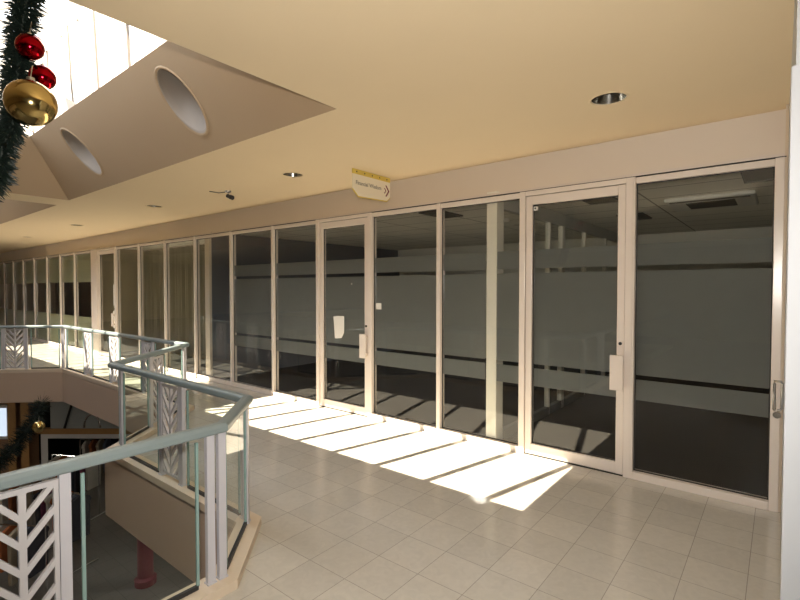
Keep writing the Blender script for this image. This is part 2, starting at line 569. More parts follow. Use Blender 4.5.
# splayed soffits round each opening, leaning inwards as they rise
LEAN_Y, LEAN_Z = 0.615, 0.69
splay_len = math.hypot(LEAN_Y, LEAN_Z)
HOLES = [(-4.29, 0.485), (-6.84, 0.485)]
for k, (x0, x1, y0, y1) in enumerate(OPEN):
    sp = MB()
    X0, X1, Y0, Y1, Z = x0 + LEAN_Y, x1 - LEAN_Y, y0 + LEAN_Y, y1 - LEAN_Y, H + LEAN_Z

    def on_far(u, v):
        return (u, y1 - LEAN_Y * v / splay_len, H + LEAN_Z * v / splay_len)
    holes = HOLES if k == 0 else []
    for hu, hv in holes:
        plate_with_round_hole(sp, on_far, hu - .42, hu + .42, .12, .85, hu, hv, .214, .305)
        for (va, vb) in ((0, .12), (.85, splay_len)):
            sp.quad(on_far(hu - .42, va), on_far(hu + .42, va), on_far(hu + .42, vb), on_far(hu - .42, vb))
    if holes:
        hs = sorted(h[0] for h in holes)
        sp.quad(on_far(hs[0] + .42, 0), on_far(hs[1] - .42, 0), on_far(hs[1] - .42, splay_len), on_far(hs[0] + .42, splay_len))
        sp.quad(on_far(x0, 0), on_far(hs[0] - .42, 0), on_far(hs[0] - .42, splay_len), (X0, Y1, Z))
        sp.quad(on_far(hs[1] + .42, 0), on_far(x1, 0), (X1, Y1, Z), on_far(hs[1] + .42, splay_len))
    else:
        sp.quad((x0, y1, H), (x1, y1, H), (X1, Y1, Z), (X0, Y1, Z))
    sp.quad((x0, y0, H), (x1, y0, H), (X1, Y0, Z), (X0, Y0, Z))
    sp.quad((x0, y0, H), (x0, y1, H), (X0, Y1, Z), (X0, Y0, Z))
    sp.quad((x1, y0, H), (x1, y1, H), (X1, Y1, Z), (X1, Y0, Z))
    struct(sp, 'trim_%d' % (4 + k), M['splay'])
    # round light recesses in the far splay
    for q, (hu, hv) in enumerate(holes):
        c = Vector(on_far(hu, hv))
        nrm = Vector((0, LEAN_Z, LEAN_Y)).normalized()      # away from the room
        ux, uv = Vector((1, 0, 0)), Vector((0, -LEAN_Y, LEAN_Z)).normalized()
        lab = {(0, 0): 'large round recessed light in the sloping skylight soffit, the nearer and larger of two',
               (0, 1): 'round recessed light in the sloping skylight soffit under the gold bauble, the farther of two'}.get((k, q))
        root = empty('soffit_light', tuple(c), lab, 'ceiling light', 'round recesses in the sloping soffit')
        t = MB()
        nseg = 40
        rings = []
        axis = Vector((0, 0, 1))
        for s, d in ((1.0, 0.0), (0.97, 0.015), (0.97, 0.10), (0.97, 0.40)):
            rings.append([c + ux * (.214 * s * math.cos(2 * math.pi * i / nseg)) + uv * (.305 * s * math.sin(2 * math.pi * i / nseg)) + axis * d
                          for i in range(nseg)])
        for a in range(len(rings) - 1):
            t.add(rings[a] + rings[a + 1], [(i, (i + 1) % nseg, nseg + (i + 1) % nseg, nseg + i) for i in range(nseg)])
        t.add(rings[-1], [tuple(range(nseg))])
        t.build('recess', M['tube_grey'], root, smooth=True)
        r = MB()
        ra = [c + ux * (.236 * math.cos(2 * math.pi * i / nseg)) + uv * (.332 * math.sin(2 * math.pi * i / nseg)) - nrm * .002 for i in range(nseg)]
        rb = [c + ux * (.226 * math.cos(2 * math.pi * i / nseg)) + uv * (.320 * math.sin(2 * math.pi * i / nseg)) - nrm * .012 for i in range(nseg)]
        rc = [c + ux * (.212 * math.cos(2 * math.pi * i / nseg)) + uv * (.303 * math.sin(2 * math.pi * i / nseg)) - nrm * .006 for i in range(nseg)]
        for A, B in ((ra, rb), (rb, rc)):
            r.add(A + B, [(i, (i + 1) % nseg, nseg + (i + 1) % nseg, nseg + i) for i in range(nseg)])
        r.build('trim_ring', M['splay'], root, smooth=True)
        lp = MB()
        lp.lathe([(0.001, 0), (.07, 0), (.07, .07), (.001, .09)], c + axis * .27, 20)
        lp.build('lamp', M['dark'], root)

# boarded wall above the far side of the skylight, roof of glazing bars
BW = 2.05
bw = MB()
bw.quad((-21.0, BW, 3.73), (1.0, BW, 3.73), (1.0, BW - 0.06, 5.05), (-21.0, BW - 0.06, 5.05))
struct(bw, 'wall_skylight', M['panel_white'])
rb = MB()
ROOF_Y, ROOF_Z, M_SL = 0.62, 3.75, 0.775


def roof_pt(x, y):
    return Vector((x, y, ROOF_Z + M_SL * (y - ROOF_Y)))


k0 = -5.85
root = empty('window_0', (-7, 1.2, 4.3), kind='structure')
for i in range(-26, 12):
    x = k0 + 0.575 * i
    for_a, for_b = roof_pt(x, 0.62), roof_pt(x, 2.0)
    d = (for_b - for_a).normalized()
    s = Vector((1, 0, 0))
    t = s.cross(d)
    w, hgt = 0.027, 0.03
    pts = [for_a + s * a + t * b_ for a, b_ in ((-w, -hgt), (w, -hgt), (w, hgt), (-w, hgt))]
    pts2 = [p + (for_b - for_a) for p in pts]
    rb.add(pts + pts2, [(0, 1, 2, 3), (7, 6, 5, 4), (0, 4, 5, 1), (1, 5, 6, 2), (2, 6, 7, 3), (3, 7, 4, 0)])
rb.build('glazing_bars', M['bar'], root)
MB().quad(roof_pt(-21, .62), roof_pt(1.0, .62), roof_pt(1.0, 2.0), roof_pt(-21, 2.0)).build('pane', M['roof_glass'], root)
# ------------------------------------------------------------------ shopfront: windows and doors
HEAD0, HEAD1, SILL = 2.565, 2.62, 0.065
FILM_Z = [(0.685, 0.865), (0.905, 1.815), (1.86, 2.045)]
PALE_Z = [(0.06, 0.905), (1.82, 2.56)]


def film_part(parent, x0, x1, zs, mat, name='frosted_film'):
    m = MB()
    spans = [(x0, -2.452), (-2.318, x1)] if x0 < -2.4 < x1 else [(x0, x1)]     # cut round the stud end
    for z0, z1 in zs:
        for a, b in spans:
            m.box(a, b, YG + 0.008, YG + 0.010, z0, z1)
    return m.build(name, mat, parent)


def window(nr, x0, x1, film=None, left_post=0.05):
    """one fixed bay; x0..x1 between mullion centres, the mullion on its left belongs to it"""
    root = empty('window_%d' % nr, ((x0 + x1) / 2, YG, 0), kind='structure')
    hw = left_post / 2
    MB().box(x0 - hw, x0 + hw, YF, YG + 0.05, 0.0, HEAD1).build('mullion', M['frame'], root, bevel=0.004)
    MB().box(x0 + hw, x1 - .025, YF + .012, YG + 0.05, HEAD0, HEAD1 - .003).build('window_head', M['frame'], root, bevel=0.003)
    MB().box(x0 + hw, x1 - .025, YF - .005, YG + 0.05, 0.0, SILL).build('window_sill', M['frame'], root, bevel=0.004)
    sm = MB()
    g0, g1 = x0 + hw, x1 - .025
    sm.box(g0, g0 + .008, YG - .006, YG + .006, SILL, HEAD0)
    sm.box(g1 - .008, g1, YG - .006, YG + .006, SILL, HEAD0)
    sm.box(g0, g1, YG - .006, YG + .006, SILL, SILL + .008)
    sm.box(g0, g1, YG - .006, YG + .006, HEAD0 - .008, HEAD0)
    sm.build('seal', M['seal'], root)
    MB().quad((g0, YG, SILL), (g1, YG, SILL), (g1, YG, HEAD0), (g0, YG, HEAD0)).build('pane', M['glass'], root)
    if film == 'grey':
        film_part(root, g0 + .01, g1 - .01, FILM_Z, M['film'])
    elif film == 'pale':
        film_part(root, g0 + .01, g1 - .01, PALE_Z, M['pale_film'])
    return root


def door(nr, x0, x1, film, handle=True):
    """glazed door between post centres x0 and x1"""
    root = empty('door_%d' % nr, ((x0 + x1) / 2, YG, 0), kind='structure')
    jf = MB()
    jf.box(x0 - .032, x0 + .028, YF - .004, YG + .05, 0, HEAD1)
    jf.box(x1 - .028, x1 + .032, YF - .004, YG + .05, 0, HEAD1)
    jf.box(x0 + .028, x1 - .028, YF - .002, YG + .05, HEAD0 + .010, HEAD1)
    jf.build('door_frame', M['frame'], root, bevel=0.004)
    a, b, top = x0 + .033, x1 - .033, HEAD0 + .004
    st = .062
    lf = MB()
    lf.box(a, a + st, YF + .012, YG + .03, 0.012, top)
    lf.box(b - st, b, YF + .012, YG + .03, 0.012, top)
    lf.box(a + st, b - st, YF + .013, YG + .03, top - .085, top - .001)
    lf.box(a + st, b - st, YF + .013, YG + .03, 0.013, .115)
    leaf = lf.build('door_leaf', M['frame'], root, bevel=0.004)
    ga, gb, gz0, gz1 = a + st, b - st, .115, top - .085
    sm = MB()
    sm.box(ga, ga + .008, YG - .012, YG, gz0, gz1)
    sm.box(gb - .008, gb, YG - .012, YG, gz0, gz1)
    sm.box(ga, gb, YG - .012, YG, gz0, gz0 + .008)
    sm.box(ga, gb, YG - .012, YG, gz1 - .008, gz1)
    sm.build('seal', M['seal'], leaf)
    MB().quad((ga, YG, gz0), (gb, YG, gz0), (gb, YG, gz1), (ga, YG, gz1)).build('pane', M['glass'], leaf)
    if film:
        film_part(leaf, ga + .01, gb - .01, FILM_Z, M['film'])
    if handle:
        hx = b - .045
        hm = MB()
        hm.box(hx - .058, hx + .052, YF - .045, YF - .030, .765, 1.075)
        hm.box(hx - .010, hx + .035, YF - .031, YF + .014, .79, .83)
        hm.box(hx - .010, hx + .035, YF - .031, YF + .014, 1.01, 1.05)
        hm.build('handle', M['frame'], leaf, bevel=0.004)
        MB().tube([(b - .03, YF + .014, 1.175), (b - .03, YF + .002, 1.175)], .014, 16).build('lock', M['dark'], leaf)
    tr_ = MB()
    tr_.box(x0 + .03, x1 - .03, YF + .01, YG + .05, 0.0, .010)
    tr_.build('threshold', M['seal'], root)
    return root


wn = 1
# glazed bays of the farthest shop
edges = [-25.9, -24.8, -23.6, -22.36, -21.1, -19.85, -18.6, -17.3, -16.07, -14.9, -13.62]
for i in range(len(edges) - 1):
    window(wn, edges[i], edges[i + 1], 'pale')
    wn += 1
# the broad post between the two left-hand shops
struct(MB().box(-13.62, -13.25, YF - .01, YG + .06, 0, HEAD1), 'trim_6', M['frame'], bevel=0.004)
door(3, -13.22, -12.13, None)
for a, b in ((-12.10, -10.88), (-10.88, -9.67), (-9.67, -8.48), (-8.48, -7.27)):
    window(wn, a, b, None)
    wn += 1
for a, b in ((-7.27, -6.11), (-6.11, -5.075)):
    window(wn, a, b, 'grey')
    wn += 1
door(1, -5.065, -4.080, True)
for a, b in ((-4.06, -3.025), (-3.025, -2.02)):
    window(wn, a, b, 'grey', .035 if a < -4 else .05)
    wn += 1
door(2, -2.012, -1.03, True)
window(wn, -1.0, -0.02, 'grey', .035)
struct(MB().box(-0.045, 0.012, YF, YG + .05, 0, HEAD1), 'trim_7', M['frame'], bevel=0.004)
struct(MB().box(0.012, 0.030, YF + .02, YG + .1, 0, H), 'trim_8', M['kerb'])
# dark strip standing in for the shadow line between frame head and bulkhead
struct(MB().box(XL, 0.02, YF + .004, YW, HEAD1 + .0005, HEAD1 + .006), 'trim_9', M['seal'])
struct(MB().box(XL, 0.02, YF + .03, YW, HEAD1 + .0095, HEAD1 + .035), 'trim_11', M['frame'])

# chrome pull at the right-hand jamb
root = empty('pull_handle', (0.0, YF, 0.73), 'chrome D-shaped pull handle on the cream jamb beside the white pier', 'door handle')
g = MB()
g.tube([(-.022, YF - .002, .775), (-.022, YF - .050, .775), (-.022, YF - .06, .78), (-.022, YF - .06, .965), (-.022, YF - .05, .985), (.016, YF - .05, .985), (.022, YF - .05, .97), (.022, YF - .05, .79), (.012, YF - .05, .775), (-.006, YF - .05, .775)], .009, 10)
g.build('grip', M['chrome'], root, smooth=True)
MB().tube([(-.006, YF - .001, .735), (-.006, YF - .045, .735)], .024, 16).build('lock_cylinder', M['chrome'], root)

# ------------------------------------------------------------------ inside the shops
SC = 2.68
struct(MB().quad((XL, YW + .1, SC), (XR, YW + .1, SC), (XR, YS, SC), (XL, YS, SC)), 'ceiling_shop', M['shop_ceiling'])
struct(MB().box(-8.20, -8.06, YG + .06, YS, 0, SC), 'wall_divider', M['slate'])
struct(MB().box(-8.205, -8.055, YG + .012, YG + .06, 0, SC), 'trim_12', M['fascia'])
struct(MB().box(-13.55, -13.38, YG + .06, YS, 0, SC), 'wall_divider_left', M['tan_wall'])
struct(MB().box(0.04, 0.14, YG + .1, YS, 0, SC), 'wall_shop_right', M['shop_wall'])
struct(MB().box(-13.38, -8.2, 8.0, 8.1, 0, SC), 'wall_shop_rear', M['tan_wall'])
struct(MB().box(-8.06, .04, YS - .06, YS, 2.30, SC), 'trim_10', M['partition'])
# the white stud end and glazed partition running back from the shopfront
pr = empty('glass_partition', (-2.38, 7, 0), 'white framed glass office partition running back from the shopfront behind the glazing', 'partition')
MB().box(-2.445, -2.325, YG + .012, YG + .17, 0, SC).build('end_post', M['partition'], pr, bevel=.004)
for y in (5.44, 6.06, 6.55, 7.5, 8.6, 9.7):
    w = .10 if y == 6.55 else .035
    MB().box(-2.41, -2.35, y - w / 2, y + w / 2, 0, 2.52).build('upright', M['partition'], pr)
MB().box(-2.41, -2.35, YG + .17, YS - .06, 2.52, SC).build('head_panel', M['shop_wall'], pr)
MB().box(-2.41, -2.35, YG + .17, YS - .06, 0, .10).build('base_rail', M['vent'], pr)
MB().quad((-2.38, YG + .17, .1), (-2.38, YS - .06, .1), (-2.38, YS - .06, 2.52), (-2.38, YG + .17, 2.52)).build('pane', M['glass'], pr)

# things on the shop ceiling
for q, (x, y, lab) in enumerate(((-0.12, 5.30, 'dark square ceiling vent inside the shop at the upper right corner of the right-hand window'),
                    (-3.62, 5.40, 'dark square ceiling vent inside the shop, seen over the mullion right of the first door'),
                    (-1.62, 7.30, 'dark square ceiling vent inside the shop deeper behind the left edge of the right-hand window'),
                    (-1.62, 5.55, 'dark square ceiling vent inside the shop above the second door'))):
    root = empty('ceiling_vent', (x, y, SC - .02), lab, 'vent', 'ceiling vents of the empty shop')
    w = .30
    f = MB()
    for (a, b, c, d) in ((-w, w, -w, -w + .03), (-w, w, w - .03, w), (-w, -w + .03, -w + .03, w - .03), (w - .03, w, -w + .03, w - .03)):
        f.box(x + a * .55, x + b * .55, y + c, y + d, SC - .02, SC - .001)
    f.build('frame', M['vent'], root)
    s = MB()
    for i in range(8):
        yy = y - w + .06 + i * .07
        s.add([(x - .15, yy, SC - .004), (x + .15, yy, SC - .004), (x + .15, yy + .05, SC - .016), (x - .15, yy + .05, SC - .016)], [(0, 1, 2, 3)])
    s.build('louvre', M['vent'], root)
root = empty('ceiling_cassette', (-.63, 6.5, SC - .05), 'pale four-way air conditioner cassette on the shop ceiling behind the right-hand window', 'air conditioner')
c = MB()
c.box(-1.05, -.21, 6.08, 6.92, SC - .05, SC - .002)
c.build('panel', M['white_plastic'], root, bevel=.02)
MB().box(-.86, -.40, 6.27, 6.73, SC - .058, SC - .0505).build('grille', M['vent'], root)
MB().box(-1.0, -.26, 6.12, 6.18, SC - .056, SC - .0505).build('outlet_slot', M['vent'], root)
root = empty('smoke_detector', (-3.15, 6.4, SC), 'small white round smoke detector on the shop ceiling right of the first door', 'smoke detector')
MB().lathe([(.001, -.05), (.04, -.05), (.055, -.02), (.055, -.001)], (-3.15, 6.4, SC), 18).build('body', M['white_plastic'], root, smooth=True)
# lit downlights of the back office, behind the glass partition
for q, (x, y) in enumerate(((-4.6, 8.2), (-5.4, 6.9))):
    root = empty('office_downlight', (x, y, SC), ('lit office downlight far behind the left door', 'lit office downlight inside the shop behind the window right of the left door', 'lit office downlight deep behind the right-hand window')[q], 'ceiling light', 'lit downlights inside the empty shop')
    MB().lathe([(.05, -.002), (.075, -.012), (.09, -.001)], (x, y, SC), 20).build('trim_ring', M['white_plastic'], root, smooth=True)
    ld = bpy.data.lights.new('office_lamp', 'SPOT')
    ld.energy = 38.0
    ld.spot_size = math.radians(165)
    ld.spot_blend = .5
    ld.shadow_soft_size = .045
    ld.color = (1, .93, .82)
    lo_ = bpy.data.objects.new('office_lamp', ld)
    COL.objects.link(lo_)
    lo_.location = (x, y, SC - .02)
# tan curtains behind the left-hand shop's glass
cu = empty('curtain', (-10.8, 5.6, 0), 'tan floor-length curtain hanging behind the glass of the left-hand shop', 'curtain')
m = MB()
N = 240
for i in range(N):
    x0 = -13.3 + 5.0 * i / N
    x1 = -13.3 + 5.0 * (i + 1) / N
    ya, yb = 5.6 + .04 * math.sin(i * .8) + .02 * math.sin(i * .31), 5.6 + .04 * math.sin((i + 1) * .8) + .02 * math.sin((i + 1) * .31)
    m.quad((x0, ya, .04), (x1, yb, .04), (x1, yb, 2.655), (x0, ya, 2.655))
m.build('drape', M['curtain'], cu, smooth=True)
MB().tube([(-13.35, 5.6, 2.664), (-8.22, 5.6, 2.664)], .012, 10).build('curtain_rail', M['frame'], cu)
# dark shelving behind the farthest windows
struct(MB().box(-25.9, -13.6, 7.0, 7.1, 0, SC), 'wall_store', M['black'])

# ------------------------------------------------------------------ balustrade
bal = empty('balustrade', (-5.5, 1.87, 0), 'angled balcony balustrade with grey-green handrail, glass panels and white chevron inserts around the void', 'railing')
ZR, GT, GB = 0.895, 0.845, 0.075
# handrail: a rounded profile swept with mitred corners
hr = MB()
path = [Vector((x, y, ZR)) for x, y in RAIL[:]]
prof = [(.036, -.018), (.036, .012), (.028, .024), (.012, .029), (-.012, .029), (-.028, .024), (-.036, .012), (-.036, -.018), (-.026, -.026), (.026, -.026)]
rings = []
for i, p in enumerate(path):
    a = (p - path[i - 1]).normalized() if i else None
    b = (path[i + 1] - p).normalized() if i < len(path) - 1 else None
    d = ((a + b).normalized() if a and b else (a or b))
    nn = Vector((-d.y, d.x, 0))
    k = 1 / d.dot(b) if a and b else 1
    rings.append([p + nn * (u * k) + Vector((0, 0, v)) for u, v in prof])
npf = len(prof)
for i in range(len(rings) - 1):
    hr.add(rings[i] + rings[i + 1], [(j, (j + 1) % npf, npf + (j + 1) % npf, npf + j) for j in range(npf)])
hr.add(rings[0], [tuple(range(npf))])
hr.add(rings[-1], [tuple(range(npf))])
hro = hr.build('handrail', M['rail'], bal)
hro.modifiers.new('bevel', 'BEVEL').width = .004


def seg_frame(i):
    a, b = Vector(RAIL[i]), Vector(RAIL[i + 1])
    d = (b - a).normalized()
    return Matrix(((d.x, -d.y, 0, a.x), (d.y, d.x, 0, a.y), (0, 0, 1, 0), (0, 0, 0, 1))), (b - a).length


def post(i, u, w=.05, label=None):
    T, L = seg_frame(i)
    m = MB()
    m.box(u - w / 2, u + w / 2, -.014, .014, .055, ZR - .02, T)
    m.box(u - w / 2 - .004, u + w / 2 + .004, -.022, .022, .055, .063, T)
    return m.build('post', M['post'], bal)


def glass(i, u0, u1):
    T, L = seg_frame(i)
    p = MB()
    p.quad(*[T @ Vector(q) for q in ((u0, 0, GB), (u1, 0, GB), (u1, 0, GT), (u0, 0, GT))])
    o = p.build('glass_panel', M['rail_glass'], bal)
    for u in (u0, u1):
        MB().box(u - .007, u + .007, -.007, .007, GB, GT, T).build('polished_edge', M['glass_edge'], o)
    e2 = MB()
    e2.box(u0, u1, -.010, .010, .057, GB + .004, T)
    e2.build('bottom_channel', M['dark'], o)
    return o


def chevrons(i, u0, u1):
    """framed panel with a centre stem and pairs of rising arms"""
    T, L = seg_frame(i)
    m = MB()
    zb, zt = .085, GT + .005
    t, th = .013, .011
    m.box(u0, u1, -th, th, zt - .022, zt, T)
    m.box(u0, u1, -th, th, zb, zb + .022, T)
    m.box(u0 + .0005, u0 + .018, -th * .96, th * .96, zb + .001, zt - .001, T)
    m.box(u1 - .018, u1 - .0005, -th * .96, th * .96, zb + .001, zt - .001, T)
    uc = (u0 + u1) / 2
    m.box(uc - t, uc + t, -th * .93, th * .93, zb + .001, zt - .001, T)
    hw = (u1 - u0) / 2
    z = zb - .06
    while z < zt - .02:
        for s in (-1, 1):
            za, zc = z, z + hw * 1.02
            ua, ub = uc + s * t * .5, uc + s * (hw - .008)
            sl_ = (zc - za) / (ub - ua)
            lo, hi = zb + .004, zt - .004
            # clip the arm against the panel's top and bottom
            poly = [(ua, za), (ub, zc), (ub, zc + .034), (ua, za + .034)]

            def clip(pl, lim, keep_above):
                out = []
                for q in range(len(pl)):
                    p0, p1 = pl[q], pl[(q + 1) % len(pl)]
                    in0 = (p0[1] >= lim) == keep_above
                    in1 = (p1[1] >= lim) == keep_above
                    if in0:
                        out.append(p0)
                    if in0 != in1:
                        f = (lim - p0[1]) / (p1[1] - p0[1])
                        out.append((p0[0] + (p1[0] - p0[0]) * f, lim))
                return out
            poly = clip(poly, lo, True)
            if len(poly) > 2:
                poly = clip(poly, hi, False)
            if len(poly) > 2:
                m.prism(poly, lambda u, v, w_: T @ Vector((u, w_, v)), -th * .87, th * .87)
        z += .113
    return m.build('chevron_panel', M['chevron'], bal)


# run along the near edge, towards the camera (u = y + 6)
chevrons(0, 6.395, 6.645)
post(0, 6.365), post(0, 6.668, .042)
glass(0, 6.736, 7.262)
chevrons(0, 5.10, 5.35)
post(0, 5.07), post(0, 5.375)
glass(0, 5.44, 6.30)
glass(0, 4.1, 5.0)
post(0, 7.335, .044), post(0, 7.402, .044)
# the short chamfer
glass(1, .06, .575)
post(1, .615)
# along the void towards the far shops (u = -2.86 - x)
post(2, .04)
glass(2, .10, .83)
post(2, .925, .06)
chevrons(2, .965, 1.255)
post(2, 1.285, .05)
glass(2, 1.34, 2.06)
post(2, 2.12)
# the long diagonal (u runs away from the corner)
glass(3, .12, .68)
post(3, .73)
chevrons(3, .76, 1.02)
glass(3, 1.08, 1.55)
post(3, 1.60)
# the far straight run (u = -6.27 - x)
post(4, .05)
glass(4, .10, .92)
for c0 in (1.04, 2.29, 3.50):
    post(4, c0 - .03)
    chevrons(4, c0, c0 + .27)
    post(4, c0 + .30)
glass(4, 1.42, 2.20)
glass(4, 2.66, 3.42)
glass(4, 3.88, 4.77)
post(4, 4.83)
# the far diagonal
post(5, .05)
glass(5, .12, .64)
post(5, .73)
chevrons(5, .76, 1.12)
post(5, 1.15)
glass(5, 1.21, 1.62)
post(5, 1.66)

# ------------------------------------------------------------------ downlights
DLN = ['round recessed chrome downlight above the right end of the shopfront, the largest one',
       'round recessed chrome downlight left of the hanging sign',
       'round recessed downlight above the left-hand shop, third from the right',
       'small recessed downlight beside the tip of the dark ceiling recess, fourth from the right',
       'small recessed downlight near the left edge of the photo, farthest visible']
proto = None
for (x, y), lab in zip(DL, DLN):
    if proto is None:
        proto = empty('downlight', (x, y, H), lab, 'ceiling light', 'recessed downlights along the walkway ceiling')
        a = MB().lathe([(DLR - .001, -.004), (DLR - .006, .02), (DLR - .016, .07), (DLR - .03, .12), (DLR - .045, .15)], (x, y, H), 40).build('reflector', M['reflector'], proto, smooth=True)
        b = MB().lathe([(DLR + .014, -.001), (DLR + .010, -.006), (DLR - .002, -.006), (DLR - .004, .004)], (x, y, H), 40).build('trim_ring', M['ceiling'], proto, smooth=True)
        cc = MB().lathe([(.0005, .13), (.04, .135), (.074, .1495), (.0735, .152), (.0005, .152)], (x, y, H), 24).build('lamp', M['tube_grey'], proto, smooth=True)
        dl_kids = (a, b, cc)
    else:
        o = copy_tree(proto, dl_kids, (x, y, H))
        o['label'] = lab

# ------------------------------------------------------------------ hanging sign
SX = -3.735
sg = empty('hanging_sign', (SX, 4.12, H), 'cream hanging sign reading Financial Wisdom with maroon arrow and gold top band', 'sign')
poly = [(3.80, 2.999), (4.445, 2.999), (4.445, 2.765), (4.385, 2.715), (3.89, 2.700), (3.80, 2.775)]
MB().prism([(y, z if z < 2.9 else 2.945) for y, z in poly], lambda u, v, t: (SX + t, u, v), -.006, .006).build('board', M['sign'], sg, bevel=.002)
MB().box(SX - .008, SX + .008, 3.80, 4.445, 2.945, 2.9985).build('gold_band', M['gold_band'], sg)
eb = MB()
for (ya, za), (yb, zb) in ((poly[2], poly[3]), (poly[3], poly[4]), (poly[4], poly[5])):
    eb.tube([(SX, ya, za), (SX, yb, zb)], .0075, 8)
eb.build('gold_edge', M['gold_band'], sg)
for i in range(5):
    y = 3.86 + i * .13
    MB().tube([(SX + .008, y, 2.972), (SX + .012, y, 2.972)], .008, 12).build('screw', M['dark'], sg)
tx = MB()
text_mesh(tx, 'Financial Wisdom', 0.062, lambda x, y, w: (SX + .0068, 3.845 + x * .435 / w, 2.832 + y))
tx.build('lettering', M['sign_text'], sg, normals=False)
ar = MB()


def vee(y0, z0, h, w, t):
    pl = [(y0, z0 + h), (y0 + t, z0 + h), (y0 + t + w, z0), (y0 + t, z0 - h), (y0, z0 - h), (y0 + w, z0)]
    for q in ((0, 1, 2, 5), (5, 2, 3, 4)):
        ar.prism([pl[i] for i in q], lambda u, v, tt: (SX + tt, u, v), .0062, .0085)


vee(4.355, 2.835, .065, .050, .022)
vee(4.330, 2.835, .032, .028, .014)
ar.build('arrow_mark', M['maroon'], sg)

# ------------------------------------------------------------------ small ceiling camera with its cable
sc_ = empty('security_camera', (-5.95, 3.62, H), 'small dark security camera on a bracket below the walkway ceiling', 'camera')
cx_, cy_ = -5.95, 3.62
MB().lathe([(.001, -.02), (.035, -.02), (.045, -.001)], (cx_, cy_, H), 18).build('mount', M['chrome'], sc_, smooth=True)
MB().tube([(cx_, cy_, H - .02), (cx_ + .005, cy_ + .005, H - .05)], .009, 10).build('arm', M['chrome'], sc_, smooth=True)
fwv = Vector((0.75, .25, -.30)).normalized()
c0 = Vector((cx_ - .02, cy_, H - .062))
MB().tube([c0, c0 + fwv * .05, c0 + fwv * .0505, c0 + fwv * .10], [.026, .026, .031, .031], 14).build('body', M['dark'], sc_, smooth=False)
MB().tube([(cx_ - .02, cy_ - .01, H - .012), (cx_ - .12, cy_ - .07, H - .02), (cx_ - .20, cy_ - .16, H - .004)], .006, 8).build('cable', M['dark'], sc_)

# ------------------------------------------------------------------ notices on the glass
pn = MB()
pv = [(-4.785, 1.275), (-4.690, 1.285), (-4.575, 1.285), (-4.578, 1.06), (-4.630, .985), (-4.755, .975)]
pv = [(x, z) for x, z in pv]
pn.prism(pv, lambda u, v, t: (u, t + .004 * math.sin(v * 20), v), YG - .0135, YG - .0125)
pn.org = (-4.70, YG, 1.13)
tag(pn.build('paper_notice', M['paper']), 'torn white paper sheet taped to the glass of the left door', 'paper')
tg = MB()
tg.box(-4.005, -3.915, YG - .006, YG - .003, 1.395, 1.475)
tg.org = (-3.9, YG, 1.43)
tag(tg.build('sticker', M['paper']), 'small square white sticker on the window just right of the left door', 'sticker')
rs = MB()
rs.tube([(-4.43, YG - .0135, 1.72), (-4.43, YG - .0125, 1.72)], .013, 18)
rs.org = (-4.43, YG, 1.72)
tag(rs.build('sticker', M['paper']), 'tiny round white sticker above the paper sheet on the left door', 'sticker')
ds = empty('door_sensor', (-1.90, YF, 2.47), 'small white sensor box in the upper left corner of the right-hand door', 'sensor')
MB().box(-1.900, -1.862, YG - .045, YG - .014, 2.425, 2.462).build('case', M['white_plastic'], ds, bevel=.004)
MB().tube([(-1.881, YG - .046, 2.444), (-1.881, YG - .050, 2.444)], .009, 12).build('lens', M['dark'], ds)
for k, (x, z0, z1, lab) in enumerate(((-12.27, 1.25, 1.75, 'long pale paper strip on the far left shop door, upper of two'),
                                      (-12.30, .72, 1.12, 'pale paper sheet on the far left shop door, lower of two'))):
    q = MB()
    q.box(x - .06, x + .06, YG - .0145, YG - .0125, z0, z1)
    q.org = (x, YG, z0)
    tag(q.build('paper_notice', M['paper']), lab, 'paper', 'papers on the far left door')


# ------------------------------------------------------------------ garland and baubles in the void
def garland(name, pts, radius, needles, length, seed):
    r = random.Random(seed)
    P = [Vector(p) for p in pts]
    seg = [(P[i + 1] - P[i]).length for i in range(len(P) - 1)]
    tot = sum(seg)
    m = MB()
    for _ in range(needles):
        s = r.random() * tot
        i = 0
        while s > seg[i] and i < len(seg) - 1:
            s -= seg[i]
            i += 1
        d = (P[i + 1] - P[i]).normalized()
        c = P[i] + d * s
        v = Vector((r.gauss(0, 1), r.gauss(0, 1), r.gauss(0, 1)))
        v = (v - d * v.dot(d) * .6).normalized()
        L = length * r.uniform(.6, 1.15)
        base = c + v * radius * r.uniform(.05, .35)
        side = v.cross(d).normalized() * r.uniform(.0025, .0045)
        if r.random() < .5:
            side = v.cross(side).normalized() * side.length
        droop = Vector((0, 0, -.012)) * r.random()
        m.add([base - side, base + side, base + v * L * .6 + side + droop * .4, base + v * L + droop, base + v * L * .6 - side + droop * .4], [(0, 1, 2, 3, 4)])
    return m, P


def gp(px, py, depth):
    """a place hung in the void, from its bearing and distance"""
    return Vector((0, 0, EYE)) + (fw + rt * ((px - 400) / 473) + up * ((300 - py) / 473)) * depth


gl_pts = [gp(34, -60, 2.3), gp(27, 0, 2.3), gp(20, 45, 2.3), gp(16, 85, 2.3), gp(13, 122, 2.3), gp(2, 146, 2.32), gp(-3, 180, 2.34), gp(-24, 200, 2.34)]
ga = empty('garland', tuple(gl_pts[3]), 'thick dark green tinsel garland hanging down the upper left corner', 'garland')
m, P = garland('garland', gl_pts, .13, 7000, .045, 3)
m.build('tinsel', M['tinsel'], ga, normals=False)
MB().tube(P, .012, 8).build('wire', M['wire'], ga)


